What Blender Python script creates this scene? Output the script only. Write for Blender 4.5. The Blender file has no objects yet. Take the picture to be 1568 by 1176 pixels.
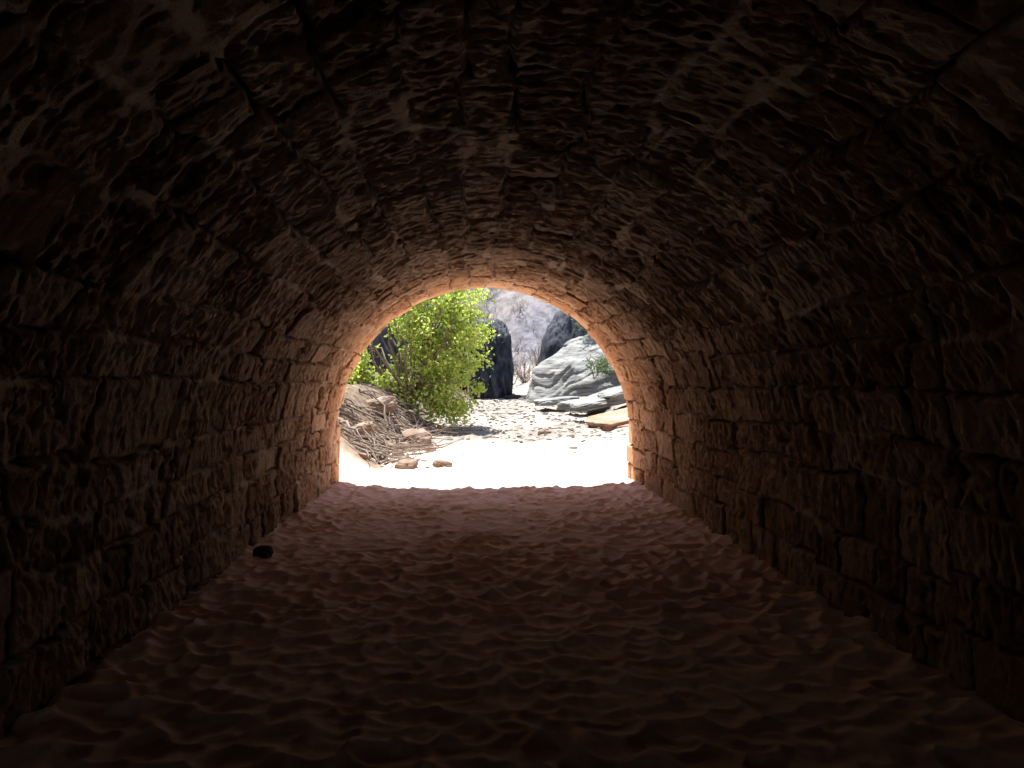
import bpy, math, random
import numpy as np
random.seed(7); rng=np.random.default_rng(11)
R=math.radians
# ---------------- noise ----------------
def h2(ix,iy,seed=0):
    ix=ix.astype(np.int64).astype(np.uint32); iy=iy.astype(np.int64).astype(np.uint32)
    n=ix*np.uint32(374761393)+iy*np.uint32(668265263)+np.uint32((seed*2246822519)&0xffffffff)
    n=(n^(n>>np.uint32(13)))*np.uint32(1274126177)
    n=(n^(n>>np.uint32(15)))*np.uint32(2246822519)
    n=n^(n>>np.uint32(16))
    return n.astype(np.float64)/4294967295.0
def vn(x,y,seed=0):
    x=np.asarray(x,float);y=np.asarray(y,float)
    ix=np.floor(x);iy=np.floor(y);fx=x-ix;fy=y-iy
    ux=fx*fx*fx*(fx*(fx*6-15)+10);uy=fy*fy*fy*(fy*(fy*6-15)+10)
    a=h2(ix,iy,seed);b=h2(ix+1,iy,seed);c=h2(ix,iy+1,seed);d=h2(ix+1,iy+1,seed)
    return (a*(1-ux)+b*ux)*(1-uy)*2+(c*(1-ux)+d*ux)*uy*2-1
def fbm(x,y,seed=0,o=3):
    r=0;a=1;t=0
    for i in range(o):
        r=r+a*vn(x*2**i+13.7*i,y*2**i+5.1*i,seed+i);t+=a;a*=.5
    return r/t
def n3(p,f,seed=0):
    return (fbm(p[:,0]*f+p[:,2]*f*.37,p[:,1]*f+9,seed)+fbm(p[:,1]*f+p[:,0]*f*.31,p[:,2]*f+4,seed+7)+fbm(p[:,2]*f+p[:,1]*f*.29,p[:,0]*f+2,seed+13))/1.6
def ss(x,a=0.,b=1.):
    t=np.clip((x-a)/(b-a),0,1);return t*t*(3-2*t)
# ---------------- mesh helpers ----------------
def mkobj(name,verts,faces,mat,smooth=True):
    me=bpy.data.meshes.new(name)
    verts=np.asarray(verts,dtype=np.float32)
    if isinstance(faces,np.ndarray):
        k=faces.shape[1]
        me.vertices.add(len(verts));me.vertices.foreach_set('co',verts.ravel())
        me.loops.add(faces.size);me.loops.foreach_set('vertex_index',faces.ravel().astype(np.int32))
        me.polygons.add(len(faces));me.polygons.foreach_set('loop_start',(np.arange(len(faces))*k).astype(np.int32))
        me.polygons.foreach_set('loop_total',np.full(len(faces),k,dtype=np.int32))
        me.update(calc_edges=True)
    else:
        me.from_pydata(verts.tolist(),[],faces);me.update()
    me.polygons.foreach_set('use_smooth',[smooth]*len(me.polygons))
    ob=bpy.data.objects.new(name,me);bpy.context.collection.objects.link(ob)
    if mat: me.materials.append(mat)
    return ob
def gridfaces(nr,nc,flip=False):
    i=np.arange(nr-1)[:,None]*nc+np.arange(nc-1)[None,:]
    f=np.stack([i,i+1,i+nc+1,i+nc],-1).reshape(-1,4)
    return f[:,::-1].copy() if flip else f
def setcol(ob,cols):
    a=ob.data.attributes.new('col','FLOAT_COLOR','POINT')
    c=np.ones((len(cols),4),dtype=np.float32);c[:,:3]=cols
    a.data.foreach_set('color',c.ravel())
# ---------------- material helpers ----------------
class M:
    def __init__(s,name,rough=.9,spec=.2):
        s.m=bpy.data.materials.new(name);s.m.use_nodes=True;s.t=s.m.node_tree;s.n=s.t.nodes;s.l=s.t.links
        s.b=s.n['Principled BSDF'];s.b.inputs['Roughness'].default_value=rough;s.b.inputs['Specular IOR Level'].default_value=spec
        s.g=s.n.new('ShaderNodeNewGeometry');s.pos=s.g.outputs['Position']
    def scale(s,v,src=None,rot=(0,0,0)):
        n=s.n.new('ShaderNodeMapping');n.inputs['Scale'].default_value=v;n.inputs['Rotation'].default_value=rot
        s.l.new(src or s.pos,n.inputs['Vector']);return n.outputs[0]
    def noise(s,sc,det=4,vec=None,rough=.55,dist=0):
        n=s.n.new('ShaderNodeTexNoise');n.inputs['Scale'].default_value=sc;n.inputs['Detail'].default_value=det
        n.inputs['Roughness'].default_value=rough;n.inputs['Distortion'].default_value=dist
        s.l.new(vec or s.pos,n.inputs['Vector']);return n.outputs['Fac']
    def ramp(s,f,stops):
        n=s.n.new('ShaderNodeValToRGB');e=n.color_ramp.elements
        while len(e)<len(stops): e.new(.5)
        for i,(p,c) in enumerate(stops):
            e[i].position=p;e[i].color=(*c,1) if len(c)==3 else c
        s.l.new(f,n.inputs[0]);return n.outputs[0]
    def mr(s,f,a,b,c=0,d=1):
        n=s.n.new('ShaderNodeMapRange');n.inputs[1].default_value=a;n.inputs[2].default_value=b
        n.inputs[3].default_value=c;n.inputs[4].default_value=d;s.l.new(f,n.inputs[0]);return n.outputs[0]
    def mix(s,f,a,b,bt='MIX'):
        n=s.n.new('ShaderNodeMix');n.data_type='RGBA';n.blend_type=bt
        for k,v in ((0,f),(6,a),(7,b)):
            if isinstance(v,(int,float)): n.inputs[k].default_value=v
            elif isinstance(v,tuple): n.inputs[k].default_value=(*v,1)
            else: s.l.new(v,n.inputs[k])
        return n.outputs[2]
    def bump(s,h,st,dist):
        n=s.n.new('ShaderNodeBump');n.inputs['Strength'].default_value=st;n.inputs['Distance'].default_value=dist
        s.l.new(h,n.inputs['Height'])
        if s.b.inputs['Normal'].is_linked: s.l.new(s.b.inputs['Normal'].links[0].from_socket,n.inputs['Normal'])
        s.l.new(n.outputs[0],s.b.inputs['Normal'])
    def col(s,c):
        if isinstance(c,tuple): s.b.inputs['Base Color'].default_value=(*c,1)
        else: s.l.new(c,s.b.inputs['Base Color'])
    def attr(s,name):
        n=s.n.new('ShaderNodeAttribute');n.attribute_name=name
        q=s.n.new('ShaderNodeSeparateColor');s.l.new(n.outputs['Color'],q.inputs[0]);return q.outputs
    def xyz(s):
        q=s.n.new('ShaderNodeSeparateXYZ');s.l.new(s.pos,q.inputs[0]);return q.outputs
# tunnel stone
m=M('tunnel_stone',.92,.15)
A=m.attr('col');X,Y,Z=m.xyz()
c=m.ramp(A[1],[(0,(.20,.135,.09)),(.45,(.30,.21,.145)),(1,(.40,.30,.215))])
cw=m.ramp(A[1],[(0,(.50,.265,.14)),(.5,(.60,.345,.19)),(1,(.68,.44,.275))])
c=m.mix(m.mr(Y,8.0,11.5),c,cw)  # exit glow and inner darkness painted into the stone colour along the tunnel
c=m.mix(m.mr(m.noise(7,5),.35,.7,0,.5),c,m.mix(.5,c,(.16,.10,.065)))
c=m.mix(m.mr(m.noise(45,5,rough=.7),.42,.62,0,.35),c,m.mix(.6,c,(.10,.07,.05)))
c=m.mix(m.mr(m.noise(1.3,3),.55,.75,0,.25),c,(.46,.35,.26))
mort=m.mix(m.noise(9,6,rough=.7),(.24,.18,.13),(.54,.44,.34))
c=m.mix(A[0],c,mort)
c=m.mix(A[2],c,(.06,.04,.028))
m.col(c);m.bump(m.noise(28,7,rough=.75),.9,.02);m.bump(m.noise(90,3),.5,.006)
MT=m.m
# ground
m=M('sand',.95,.1)
X,Y,Z=m.xyz()
A=m.attr('col')
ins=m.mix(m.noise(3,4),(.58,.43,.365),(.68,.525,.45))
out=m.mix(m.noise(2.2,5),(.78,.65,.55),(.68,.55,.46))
c=m.mix(m.mr(Y,11.2,12.3),ins,out)  # same sand made paler outside: sunlit glare put into its base colour
grav=m.mix(m.mr(m.noise(6,8,rough=.8),.4,.58),(.10,.09,.08),(.26,.235,.21))
grav=m.mix(m.mr(m.noise(.8,4),.45,.62,0,.6),grav,(.27,.24,.21))
c=m.mix(A[0],c,grav)
dirt=m.mix(m.mr(m.noise(6,6),.35,.65),(.07,.05,.035),(.20,.15,.11))
c=m.mix(A[1],c,dirt)
hv=m.noise(1.0,7,rough=.72,vec=m.scale((1,1,.6)))
hill=m.mix(m.mr(hv,.38,.62),(.09,.09,.105),(.20,.195,.225))  # bluish tint paints distance haze into the hillside colour
hill=m.mix(m.mr(m.noise(.18,4),.45,.6,0,.6),hill,m.mix(m.mr(hv,.4,.6),(.12,.10,.085),(.25,.22,.195)))
c=m.mix(A[2],c,hill)
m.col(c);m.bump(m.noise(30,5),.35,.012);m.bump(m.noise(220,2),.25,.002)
MS=m.m
def rockmat(name,c1,c2,c3,sc=(.5,.5,5),rot=(0,.3,0),bs=.5):
    m=M(name,.9,.2)
    v=m.scale(sc,rot=rot)
    c=m.ramp(m.noise(1.6,6,vec=v,rough=.6,dist=.3),[(.3,c1),(.48,c2),(.62,c3)])
    c=m.mix(m.mr(m.noise(3,4),.5,.7,0,.4),c,c2)
    m.col(c);m.bump(m.noise(3,6,vec=v,rough=.7),bs,.12);m.bump(m.noise(14,5),.4,.03);return m.m
MPALE=rockmat('pale_sandstone',(.09,.095,.095),(.19,.195,.19),(.27,.27,.26),sc=(.35,.35,4.2),rot=(.15,.6,0),bs=.8)
MDARK=rockmat('cast_shadow_slab',(.014,.016,.024),(.036,.04,.054),(.075,.078,.095),sc=(2,2,.8),bs=.8)
MRED=rockmat('red_sandstone',(.20,.11,.07),(.28,.18,.125),(.33,.26,.20),sc=(.6,.6,6),rot=(0,.1,0))
MBOUL=rockmat('boulder_stone',(.12,.08,.06),(.19,.135,.105),(.26,.21,.17),sc=(1.5,1.5,3))
MCOB=rockmat('cobble_stone',(.10,.085,.07),(.18,.16,.14),(.25,.23,.21),sc=(4,4,4))
def bark(name,a,b):
    m=M(name,.9,.1);m.col(m.mix(m.noise(12,4),a,b));m.bump(m.noise(40,4),.4,.01);return m.m
MBARK=bark('bark',(.12,.095,.07),(.27,.22,.17))
MDEAD=bark('dead_wood',(.12,.10,.085),(.26,.22,.19))
MTWIG=bark('twigs',(.10,.08,.065),(.21,.17,.14))
def leafmat(name,a,b,tr=.45):
    m=M(name,.6,.25)
    q=m.g.outputs['Random Per Island']
    c=m.mix(q,a,b);m.col(c)
    t=m.n.new('ShaderNodeBsdfTranslucent');m.l.new(c,t.inputs[0])
    x=m.n.new('ShaderNodeMixShader');x.inputs[0].default_value=tr
    m.l.new(m.b.outputs[0],x.inputs[1]);m.l.new(t.outputs[0],x.inputs[2])
    m.l.new(x.outputs[0],m.n['Material Output'].inputs[0]);return m.m
MLEAF=leafmat('leaves',(.29,.41,.07),(.54,.62,.15),.5)
MSAGE=leafmat('sage_leaves',(.10,.14,.07),(.18,.22,.11),.3)

# ---------------- tunnel ----------------
CX=.24;HA=2.29;HB=2.26;ZS=.77;YE=11.7
def profile():
    P=[]
    for z in np.linspace(-.25,ZS,60): P.append((-HA,z))
    for a in np.linspace(math.pi,0,400)[1:]: P.append((HA*math.cos(a),ZS+HB*math.sin(a)))
    for z in np.linspace(ZS,-.25,60)[1:]: P.append((HA,z))
    P=np.array(P);d=np.r_[0,np.cumsum(np.hypot(*np.diff(P,axis=0).T))]
    return P,d
P,D=profile();S=D[-1]
ns=560
s=np.linspace(0,S,ns)
px=np.interp(s,D,P[:,0]);pz=np.interp(s,D,P[:,1])
tx=np.gradient(px,s);tz=np.gradient(pz,s);l=np.hypot(tx,tz);nx=tz/l;nz=-tx/l  # inward
yv=np.r_[np.arange(-18,1.6,.12),np.arange(1.6,YE-.0001,.0105),YE]
YY,SS=np.meshgrid(yv,s,indexing='ij')
cb=[0]
while cb[-1]<S: cb.append(cb[-1]+rng.uniform(.23,.42))
cb=np.array(cb)
step=(h2(np.floor(YY/.75+.4*vn(SS*2,SS*0,4)),np.floor(SS/.9),17)-.5)*.10
sw=SS+.06*fbm(YY*.9,SS*1.0,3)+.016*fbm(YY*8,SS*8,5)+step
ci=np.clip(np.searchsorted(cb,sw)-1,0,len(cb)-2)
du=np.minimum(sw-cb[ci],cb[ci+1]-sw)
su=(sw-cb[ci])/(cb[ci+1]-cb[ci])
yw=YY+.035*fbm(YY*1.5+40,SS*1.5,8)+.018*fbm(YY*8,SS*8,9)
dv=np.zeros_like(YY);bid=np.zeros_like(YY);bv=np.zeros_like(YY)
for k in range(len(cb)-1):
    mk=ci==k
    if not mk.any(): continue
    b=[-19+rng.uniform(0,.4)]
    while b[-1]<13: b.append(b[-1]+(rng.uniform(.2,.42) if rng.random()<.5 else rng.uniform(.45,1.0)))
    b=np.array(b)
    yk=yw[mk]+rng.uniform(-.16,.16)*(su[mk]-.5)
    j=np.clip(np.searchsorted(b,yk)-1,0,len(b)-2)
    dv[mk]=np.minimum(yk-b[j],b[j+1]-yk);bid[mk]=j;bv[mk]=(yk-b[j])/(b[j+1]-b[j])-.5
rnd=lambda sd:h2(ci.astype(float),bid,sd)
off=(rnd(1)-.5)*.036+(rnd(2)-.5)*.06*bv+(rnd(3)-.5)*.03*(su-.5)
sl=(rnd(4)-.5)*.6+.30
q=YY+sl*SS*.5+.010*vn(YY*9,SS*12,19)
def ridge(u,v,sd): return (1-np.abs(vn(u,v,sd))*2)
ch=ridge(q/.075,SS/.15,21);ch2=ridge(q/.04+5,SS/.085,22);ch3=vn(q/.14,SS/.25,25)
rough=.6*ch+.55*ch2+.25*ch3+.45*vn(YY/.024,SS/.035,27)
amp=.010+.012*rnd(6)
lump=fbm(YY*6,SS*6,31,3)*.014
smoothend=1-.7*ss(YY,YE-.5,YE-.2)
wj=.006+.011*ss(fbm(YY*2.7,SS*2.7,41),-.4,.6)
ceil=ss(np.sin(np.clip((SS-.9)/(S-1.8),0,1)*math.pi),.6,.98)
near=1-ss(YY,5,8.5)
mfill=ss(fbm(YY*1.3+3,SS*1.8,51)*1.7+(.5*near+.25)*ceil-.34,.0,.35)
wu=wj+mfill*(.008+.055*ss(fbm(YY*2.0,SS*2.8,43),-.2,.45))*(.2+.8*ceil)
wd=wj*.9+mfill*.018
ju=1-ss(du,wu*.6,wu*1.25);jv=1-ss(dv,wd*.6,wd*1.3)
gap=ss(fbm(YY*2.2,SS*2.2,47),-.4,.1)
J=np.maximum(ju,jv)*(.4+.6*gap)
deep=-.03-.05*ss(vn(YY*2,SS*2,61),0,.6)
mh=.004+.016*fbm(YY*9,SS*9,71)
jh=deep*(1-mfill)+mh*mfill
edge=-.006*(1-ss(np.minimum(du,dv),0,.025))
face=off+amp*rough*smoothend+lump*smoothend
H=(face+edge)*(1-J)+jh*J+.03*fbm(YY*.5,SS*.5,81,2)
chip=ss(fbm(YY*3.3,SS*4.1,91),.45,.58);H-=.03*chip
VX=px[None,:]+nx[None,:]*H+CX;VZ=pz[None,:]+nz[None,:]*H
V=np.stack([VX,YY,VZ],-1)
mortar=np.clip(J*mfill*.9+.35*ss(fbm(YY*1.3+9,SS*1.3,57),.35,.6)*ceil,0,1);jd=J*(1-mfill)*.95+.2*chip
C=np.stack([mortar,rnd(12),np.clip(jd,0,1)],-1)
rows=[V];crow=[C]
base=V[-1].copy()
for k,(t,dy) in enumerate([(.02,.02),(.12,.03),(.3,.035),(.42,.03),(.43,.0),(2.5,.0)]):
    r=base.copy()
    r[:,0]=base[:,0]-nx*t;r[:,2]=base[:,2]-nz*t
    if k==5:
        r[:,0]=CX+np.clip((px)*4.5,-9,9);r[:,2]=np.where(pz>ZS,np.minimum(ZS+(pz-ZS)*4,5.2),pz)
    r[:,1]=YE+dy+.012*vn(s*9,s*0+k,5)
    rows.append(r[None]);cc=C[-1:].copy();crow.append(cc)
V2=np.concatenate(rows,0);C2=np.concatenate(crow,0)
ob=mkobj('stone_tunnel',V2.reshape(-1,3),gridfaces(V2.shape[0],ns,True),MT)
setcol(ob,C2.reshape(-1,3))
# embankment over the tunnel
xs=np.linspace(-45,45,91);t=np.linspace(-18,YE-.05,60)
TX,TY=np.meshgrid(xs,t)
ob=mkobj('earth_embankment',np.stack([TX,TY,5.15+.25*fbm(TX*.3,TY*.3,3)],-1).reshape(-1,3),gridfaces(60,91),MRED)
for sg in (-1,1):
    xw=np.linspace(8.8,45,40)*sg;zz=np.linspace(-.5,5.6,16)
    XW,ZW=np.meshgrid(xw,zz,indexing='ij')
    YW=YE-.05+.25*fbm(XW*.5,ZW*.6,4)-.1
    o=mkobj('side',np.stack([XW,YW,ZW],-1).reshape(-1,3),gridfaces(40,16),MRED);o.parent=ob

# ---------------- ground ----------------
def wl(y): return -1.45+.055*np.clip(y-13,0,40)+.25*np.sin(y*.7)
def wr(y): return 3.9-.035*np.clip(y-18,0,40)+.2*np.sin(y*.5+1)
def terr(x,y):
    out=ss(y,11.9,13.2)
    h=.022*np.clip(y-14,0,31)
    n=.35*fbm(x*.7,y*.2,101)
    h=h+.10*ss(y+n*1.6,16.9,17.15)
    h=h+.12*np.clip(y-46,0,14)+.62*np.clip(y-60,0,60)
    lb=np.clip(wl(y)-x,0,60)
    h=h+1.25*ss(lb,0,1.9)+.25*np.clip(lb-3,0,40)
    rb=np.clip(x-wr(y),0,60)
    h=h+.7*ss(rb,0,2.2)+.28*np.clip(rb-5,0,40)
    h=h+.07*fbm(x*.9,y*.9,103)*ss(y,13,17)+.08*fbm(x*2.5,y*2.5,104)*ss(y,17,18)+ (.6*fbm(x*.25,y*.25,105)+1.5*fbm(x*.08,y*.08,107))*ss(y,48,66)
    return h*out
def worley(x,y,cell,seed):
    gx=np.floor(x/cell);gy=np.floor(y/cell);best=np.full(x.shape,9.)
    for i in(-1,0,1):
        for j in(-1,0,1):
            cx_=gx+i;cy_=gy+j
            fx=(cx_+.5+.85*(h2(cx_,cy_,seed)-.5))*cell;fy=(cy_+.5+.85*(h2(cx_,cy_,seed+1)-.5))*cell
            ang=h2(cx_,cy_,seed+2)*3.14;r=(h2(cx_,cy_,seed+3)*.6+.7)
            dx=x-fx;dy=y-fy;u=dx*np.cos(ang)+dy*np.sin(ang);v=-dx*np.sin(ang)+dy*np.cos(ang)
            d=((u/1.25)**2+(v*1.1)**2)/(cell*cell)/r+.1*h2(cx_,cy_,seed+5)
            best=-np.log(np.exp(-best*28)+np.exp(-d*28)+1e-300)/28
    return best
gx=np.r_[-130,-90,-60,-45,-34,-26,-20,-16,-13,-11,np.arange(-9.5,-2.3,.13),np.arange(-2.3,2.8,.017),np.arange(2.8,9.5,.13),11,13,16,20,26,34,45,60,90,130]
gy=np.r_[-120,-80,-50,-30,-20,np.arange(-18,2.4,.3),np.arange(2.4,12.6,.017),np.arange(12.6,20,.06),np.arange(20,50,.25),np.arange(50,125,1.0),150,220]
GX,GY=np.meshgrid(gx,gy)
wx=GX+.05*fbm(GX*4,GY*4,201);wy=GY+.05*fbm(GX*4,GY*4,205)
w=np.clip(worley(wx*.95,wy,.155,211),-.1,.6)
w2=np.clip(worley(wx+7,wy+3,.09,231),-.1,.6)
F=.105*w*(.8+.5*fbm(GX*1.1,GY*1.1,241))+.016*w2+.012*fbm(GX*2,GY*2,251)+.003*fbm(GX*14,GY*14,261)-.03
msk=(1-ss(GY,14.0,16.5))*ss(8-np.abs(GX-CX),0,3)
edgeup=.03*ss(np.abs(GX-CX),HA-.4,HA)*(1-ss(GY,11.2,11.8))
F=F*(1-.4*ss(GY,10.8,12.4))
GZ=terr(GX,GY)+F*msk+edgeup
lb=wl(GY)-GX;rb=GX-wr(GY)
o_=ss(GY,12.3,13)
col=np.stack([ss(GY+.35*fbm(GX*.7,GY*.2,101)*1.6,16.6,17.3)*(.86+.14*ss(fbm(GX*.8,GY*.3,9),-.3,.4)), np.clip(ss(lb+.25*fbm(GX*3,GY*3,7),-.1,.35)*o_+.0,0,1)*.9*(1-ss(GY,40,60)), ss(GY,52,62)],-1)
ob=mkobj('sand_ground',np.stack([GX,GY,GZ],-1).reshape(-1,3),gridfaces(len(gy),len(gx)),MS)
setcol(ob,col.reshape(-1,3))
def gz(x,y): return float(terr(np.array([float(x)]),np.array([float(y)]))[0])

# ---------------- rocks ----------------
def cubesphere(n):
    v=[];f=[];o=0
    t=np.linspace(-1,1,n)
    a,b=np.meshgrid(t,t,indexing='ij')
    for ax in range(3):
        for sg in(-1,1):
            p=np.zeros((n,n,3));p[...,ax]=sg;p[...,(ax+1)%3]=a*sg;p[...,(ax+2)%3]=b
            v.append(p.reshape(-1,3));f.append(gridfaces(n,n)+o);o+=n*n
    return np.concatenate(v),np.concatenate(f)
from mathutils import Euler,Vector
def rockverts(c,size,seed,n=24,pw=2.6,amp=.12,fr=1.3,rot=(0,0,0),ledge=0,la=.02,hf=.35):
    v,f=cubesphere(n)
    r=(np.abs(v)**pw).sum(1)**(1/pw);v=v/r[:,None]
    d=1+amp*n3(v,fr,seed)+amp*hf*n3(v,fr*4,seed+3)
    v=v*d[:,None]
    v=v*np.array(size)
    if ledge:
        k=v[:,2]*ledge-v[:,0]*ledge*.55+1.3*n3(v,.35,seed+9)
        st=1+la*(np.abs((k%1)-.5)*2)**.5-la*.6*(((k*2.7)%1)<.3)
        v[:,:2]*=st[:,None]
    Rm=np.array(Euler(rot).to_matrix());v=v@Rm.T
    return v+np.array(c),f
def rock(name,mat,*a,**k):
    v,f=rockverts(*a,**k);return mkobj(name,v,f,mat)
rock('sandstone_outcrop',MPALE,(8.1,34,0),(5.3,6,4.4),3,n=110,pw=1.8,amp=.15,fr=1.7,ledge=.9,rot=(0,.05,0),la=.022,hf=.22)
rock('sandstone_outcrop',MPALE,(6.9,27,.1),(3.3,3,1.45),14,n=80,pw=2.1,amp=.13,fr=1.6,ledge=1.2,rot=(0,-.1,.3),la=.03,hf=.2)
rock('cast_shadow_slab',MDARK,(6.3,43,2),(2.2,3,3.9),5,n=60,pw=2.4,amp=.16)
rock('dark_cliff',MDARK,(1.1,40,1.6),(1.1,3.2,2.9),8,n=80,pw=4.5,amp=.17,fr=2.2,rot=(0,-.05,0))
rock('cast_shadow_slab',MDARK,(1.9,37.5,.62),(1.5,1.0,.16),9,n=30,pw=3,amp=.2,fr=2)  # flat dark slab added to stand in for the bluish shadow in the gap
rock('dark_cliff',MDARK,(-2.4,42,2.0),(2.2,3.2,3.0),38,n=80,pw=3.0,amp=.14,fr=1.8)
rock('dark_cliff',MDARK,(-6.5,38,3),(3.6,5,5.0),18,n=80,pw=3,amp=.12,fr=1.8)
rock('dark_cliff',MDARK,(-13,30,3),(5,9,8),28,n=60,pw=3,amp=.12,fr=1.8)
for i,(c,sz,r) in enumerate([((4.5,20.4,.55),(1.15,.8,.16),(.05,-.22,.3)),((4.45,22.8,.95),(1.3,.8,.14),(0,-.2,.1)),((5.0,20.2,.25),(1.3,.9,.2),(0,-.05,.2)),((5.2,22.6,1.25),(1.2,.9,.2),(0,-.25,.1)),((3.9,25,.75),(.9,.6,.16),(0,-.1,.5)),((3.3,28,.75),(.8,.6,.13),(0,-.1,.2))]):
    rock('sandstone_slab',MRED if i in(0,2) else MPALE,c,sz,40+i,n=30,pw=5,amp=.12,fr=1.8,rot=r)
for (x,y,r,sd) in [(-1.22,17.0,.33,1),(-1.55,16.2,.2,2),(-.85,16.0,.1,5),(-2.2,18,.35,3),(-.5,13.6,.13,7),(-1.15,13.4,.16,8),(-1.9,13.2,.09,9),(1.85,18.5,.12,10),(-2.3,15.5,.25,11),(-1.75,14.7,.14,12)]:
    rock('boulder',MBOUL,(x,y,gz(x,y)+r*.2),(r*1.25,r,r*.6),60+sd,n=22,pw=3.4,amp=.22,fr=1.6,rot=(random.uniform(-.3,.3),random.uniform(-.3,.3),random.uniform(0,3)))
rock('dark_stone',MDARK,(-1.86,6.75,.045),(.085,.08,.06),99,n=14,pw=2.6,amp=.2)
vv=[];ff=[];o=0
for i in range(2600):
    y=12.9+28*random.random()**1.1;x=random.uniform(-1.6,4.8)
    if y<17.1 and random.random()<.95: continue
    r=random.uniform(.012,.038)*(1+y*.015)*(1.9 if random.random()<.05 else 1)
    v,f=rockverts((x,y,gz(x,y)+r*.1),(r*1.5,r,r*.5),i,n=4,pw=2.5,amp=.2,rot=(0,0,random.uniform(0,3)))
    vv.append(v);ff.append(f+o);o+=len(v)
mkobj('cobbles',np.concatenate(vv),np.concatenate(ff),MCOB)

# ---------------- tubes / plants ----------------
class Tubes:
    def __init__(s): s.v=[];s.f=[]
    def add(s,pts,r0,r1,k=5):
        n=len(pts);o=len(s.v)
        for i,p in enumerate(pts):
            p=np.array(p,float)
            d=np.array(pts[min(i+1,n-1)],float)-np.array(pts[max(i-1,0)],float);d/=np.linalg.norm(d)+1e-9
            u=np.cross(d,(0,0,1.) if abs(d[2])<.9 else (1.,0,0));u/=np.linalg.norm(u)+1e-9;w=np.cross(d,u)
            r=r0+(r1-r0)*i/(n-1)
            for j in range(k):
                a=6.2832*j/k;s.v.append(p+r*(math.cos(a)*u+math.sin(a)*w))
        for i in range(n-1):
            for j in range(k):
                a=o+i*k+j;b=o+i*k+(j+1)%k
                s.f.append((a,b,b+k,a+k))
def wig(a,b,n,w):
    a=np.array(a,float);b=np.array(b,float);L=np.linalg.norm(b-a);P=[a];o=np.zeros(3)
    for i in range(1,n):
        o=o+rng.normal(0,w*L/n,3);P.append(a+(b-a)*i/(n-1)+o)
    return P
def leaves(centres,per,sig,size):
    n=len(centres)*per
    c=np.repeat(np.array(centres),per,0)+rng.normal(0,1,(n,3))*np.repeat(np.array(sig)[:,None],per,0)
    d=rng.normal(0,1,(n,3));d[:,2]-=.4;d/=np.linalg.norm(d,axis=1)[:,None]
    e=np.cross(d,rng.normal(0,1,(n,3)));e/=np.linalg.norm(e,axis=1)[:,None]
    L=rng.uniform(size*.7,size*1.4,n)[:,None]
    v=np.stack([c,c+d*L*.5+e*L*.32,c+d*L,c+d*L*.5-e*L*.32],1).reshape(-1,3)
    return v,np.arange(n*4).reshape(-1,4)
def leafytree(name,base,crowns,nst,per,size,sig,mat,r0=.06,bmat=None,hole=.5):
    # crowns: list of (centre, radii, clump count)
    T=Tubes();base=np.array(base,float);allc=[]
    for cen,rad,ncl in crowns:
        cen=np.array(cen,float);rad=np.array(rad,float);stems=[]
        for i in range(max(3,int(nst*ncl/sum(c[2] for c in crowns)))):
            d=rng.normal(0,1,3);d/=np.linalg.norm(d);d[2]=abs(d[2])*.8+.15
            e=cen+d*rad*.85*rng.uniform(.7,1)
            mid=base+(e-base)*.5+np.array([0,0,.2])+rng.normal(0,.15,3)
            b=base+rng.normal(0,.12,3)*np.array([1,1,0])
            p=wig(b,mid,6,.25)+wig(mid,e,7,.3)[1:]
            T.add(p,r0*rng.uniform(.6,1.1),.008,6);stems+=p[3:]
        stems=np.array(stems);k=0
        while k<ncl:
            d=rng.normal(0,1,3);d/=np.linalg.norm(d);rr=rng.random()**.45
            p=cen+d*rad*rr*(1+.28*float(vn(np.array(d[0]*2.2+5),np.array(d[2]*2.2+d[1]))))
            if float(vn(np.array(p[0]*1.5+p[1]*.6),np.array(p[2]*1.6),77))<-hole: continue
            allc.append(p);k+=1
            s0=stems[np.argmin(((stems-p)**2).sum(1)+ .5*np.maximum(stems[:,2]-p[2],0))]
            T.add(wig(s0,p,5,.35),.016,.005,3)
    cl=np.array(allc);sg=rng.uniform(.55,1.3,len(cl))*sig
    v,f=leaves(cl,per,sg,size)
    root=bpy.data.objects.new(name,None);bpy.context.collection.objects.link(root)
    a=mkobj('branches',T.v,T.f,bmat or MBARK);a.parent=root
    b=mkobj('foliage',v,f,mat,False);b.parent=root
    return root
leafytree('green_tree',(-1.7,20.2,gz(-1.7,20.2)-.05),[((-1.35,20.3,2.8),(2.15,1.2,2.4),270),((-2.9,20.6,2.3),(1.3,1.0,1.3),110),((-.55,19.6,1.25),(.75,.7,.8),50)],26,44,.105,.145,MLEAF,r0=.06,hole=.42)
leafytree('sage_shrub',(5.0,29.2,1.6),[((5.1,29.2,2.2),(.6,.5,.45),26)],5,50,.07,.12,MSAGE,r0=.02)
leafytree('sage_shrub',(5.6,33,3.7),[((5.6,33,4.3),(1.0,.8,.6),40)],5,60,.08,.14,MSAGE,r0=.02)
leafytree('green_shrub',(-3.2,16.3,1.4),[((-3.1,16.3,1.9),(.6,.5,.6),30)],5,50,.07,.12,MLEAF,r0=.02)
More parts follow.
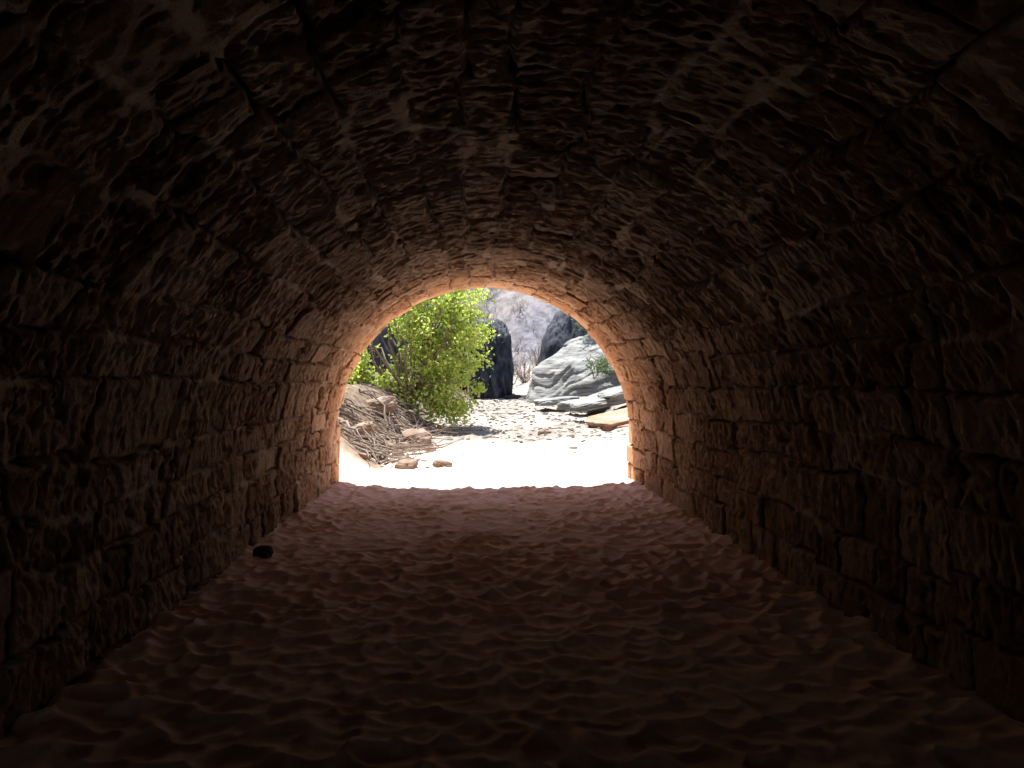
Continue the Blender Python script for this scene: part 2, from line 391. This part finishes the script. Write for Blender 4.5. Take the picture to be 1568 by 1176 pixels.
# driftwood
T=Tubes()
for i in range(200):
    y=random.uniform(13.3,19.5);x=float(wl(np.array(y)))-random.uniform(-.15,1.5);z=gz(x,y)+.04
    a=random.uniform(-1.2,1.2)+(.0 if random.random()<.7 else 1.5);L=random.uniform(.3,1.3)
    dx=math.cos(a)*L;dy=math.sin(a)*L
    z2=gz(x+dx,y+dy)+random.uniform(.03,.3)
    T.add(wig((x,y,z),(x+dx,y+dy,z2),6,.25),random.uniform(.008,.04),.005,5)
mkobj('driftwood_pile',T.v,T.f,MDEAD)
def baretree(T,b,h,n,sp,r):
    b=np.array(b,float)
    for i in range(n):
        a=random.uniform(0,6.28);l=h*random.uniform(.6,1);q=sp*random.uniform(.2,1)
        e=b+np.array([math.cos(a)*q,math.sin(a)*q,l]);p=wig(b,e,7,.3);T.add(p,r,r*.25,4)
        for k in range(6):
            j=random.randint(2,6);d=rng.normal(0,1,3)*h*.16;d[2]=abs(d[2])
            pp=wig(p[j],p[j]+d*1.3,4,.3);T.add(pp,r*.35,r*.12,3)
            for _ in range(2):
                d2=rng.normal(0,1,3)*h*.07;d2[2]=abs(d2[2]);T.add([pp[2],pp[2]+d2],r*.18,r*.08,3)
for (x,y,h,n) in [(3.6,49,1.9,18),(4.7,50,2.2,12),(2.6,48,1.6,10)]:
    T=Tubes();baretree(T,(x,y,gz(x,y)-.1),h,n,h*.7,.03);mkobj('bare_shrub',T.v,T.f,MTWIG)
T=Tubes()
for i in range(170):
    y=random.uniform(53,95);x=random.uniform(-3,14)*y/60
    baretree(T,(x,y,gz(x,y)-.1),random.uniform(1.0,2.4),4,1.6,.026)
mkobj('bare_brush',T.v,T.f,MDEAD)

# ---------------- light ----------------
el=R(72);sx,sy=-.5,.866
sd=Vector((sx*math.cos(el),sy*math.cos(el),math.sin(el)))
L=bpy.data.lights.new('sun','SUN');L.energy=15.5;L.angle=R(.5);L.color=(1,.95,.88)
lo=bpy.data.objects.new('sun',L);bpy.context.collection.objects.link(lo);lo.rotation_euler=sd.to_track_quat('Z','Y').to_euler();lo.location=(0,30,40)
w=bpy.data.worlds.new('World');bpy.context.scene.world=w;w.use_nodes=True
sk=w.node_tree.nodes.new('ShaderNodeTexSky');sk.sky_type='NISHITA';sk.sun_disc=False;sk.sun_elevation=el;sk.sun_rotation=math.atan2(sx,sy)
bg=w.node_tree.nodes['Background'];bg.inputs[1].default_value=.28;w.node_tree.links.new(sk.outputs[0],bg.inputs[0])
# camera
cd=bpy.data.cameras.new('camera');cd.sensor_width=36;cd.lens=26;cd.clip_end=600;cd.clip_start=.05
co=bpy.data.objects.new('camera',cd);bpy.context.collection.objects.link(co)
co.location=(0,0,1.6);co.rotation_euler=(R(90-.4),0,R(-3.24))
sc=bpy.context.scene;sc.camera=co
sc.view_settings.view_transform='Standard';sc.view_settings.look='None';sc.view_settings.exposure=0
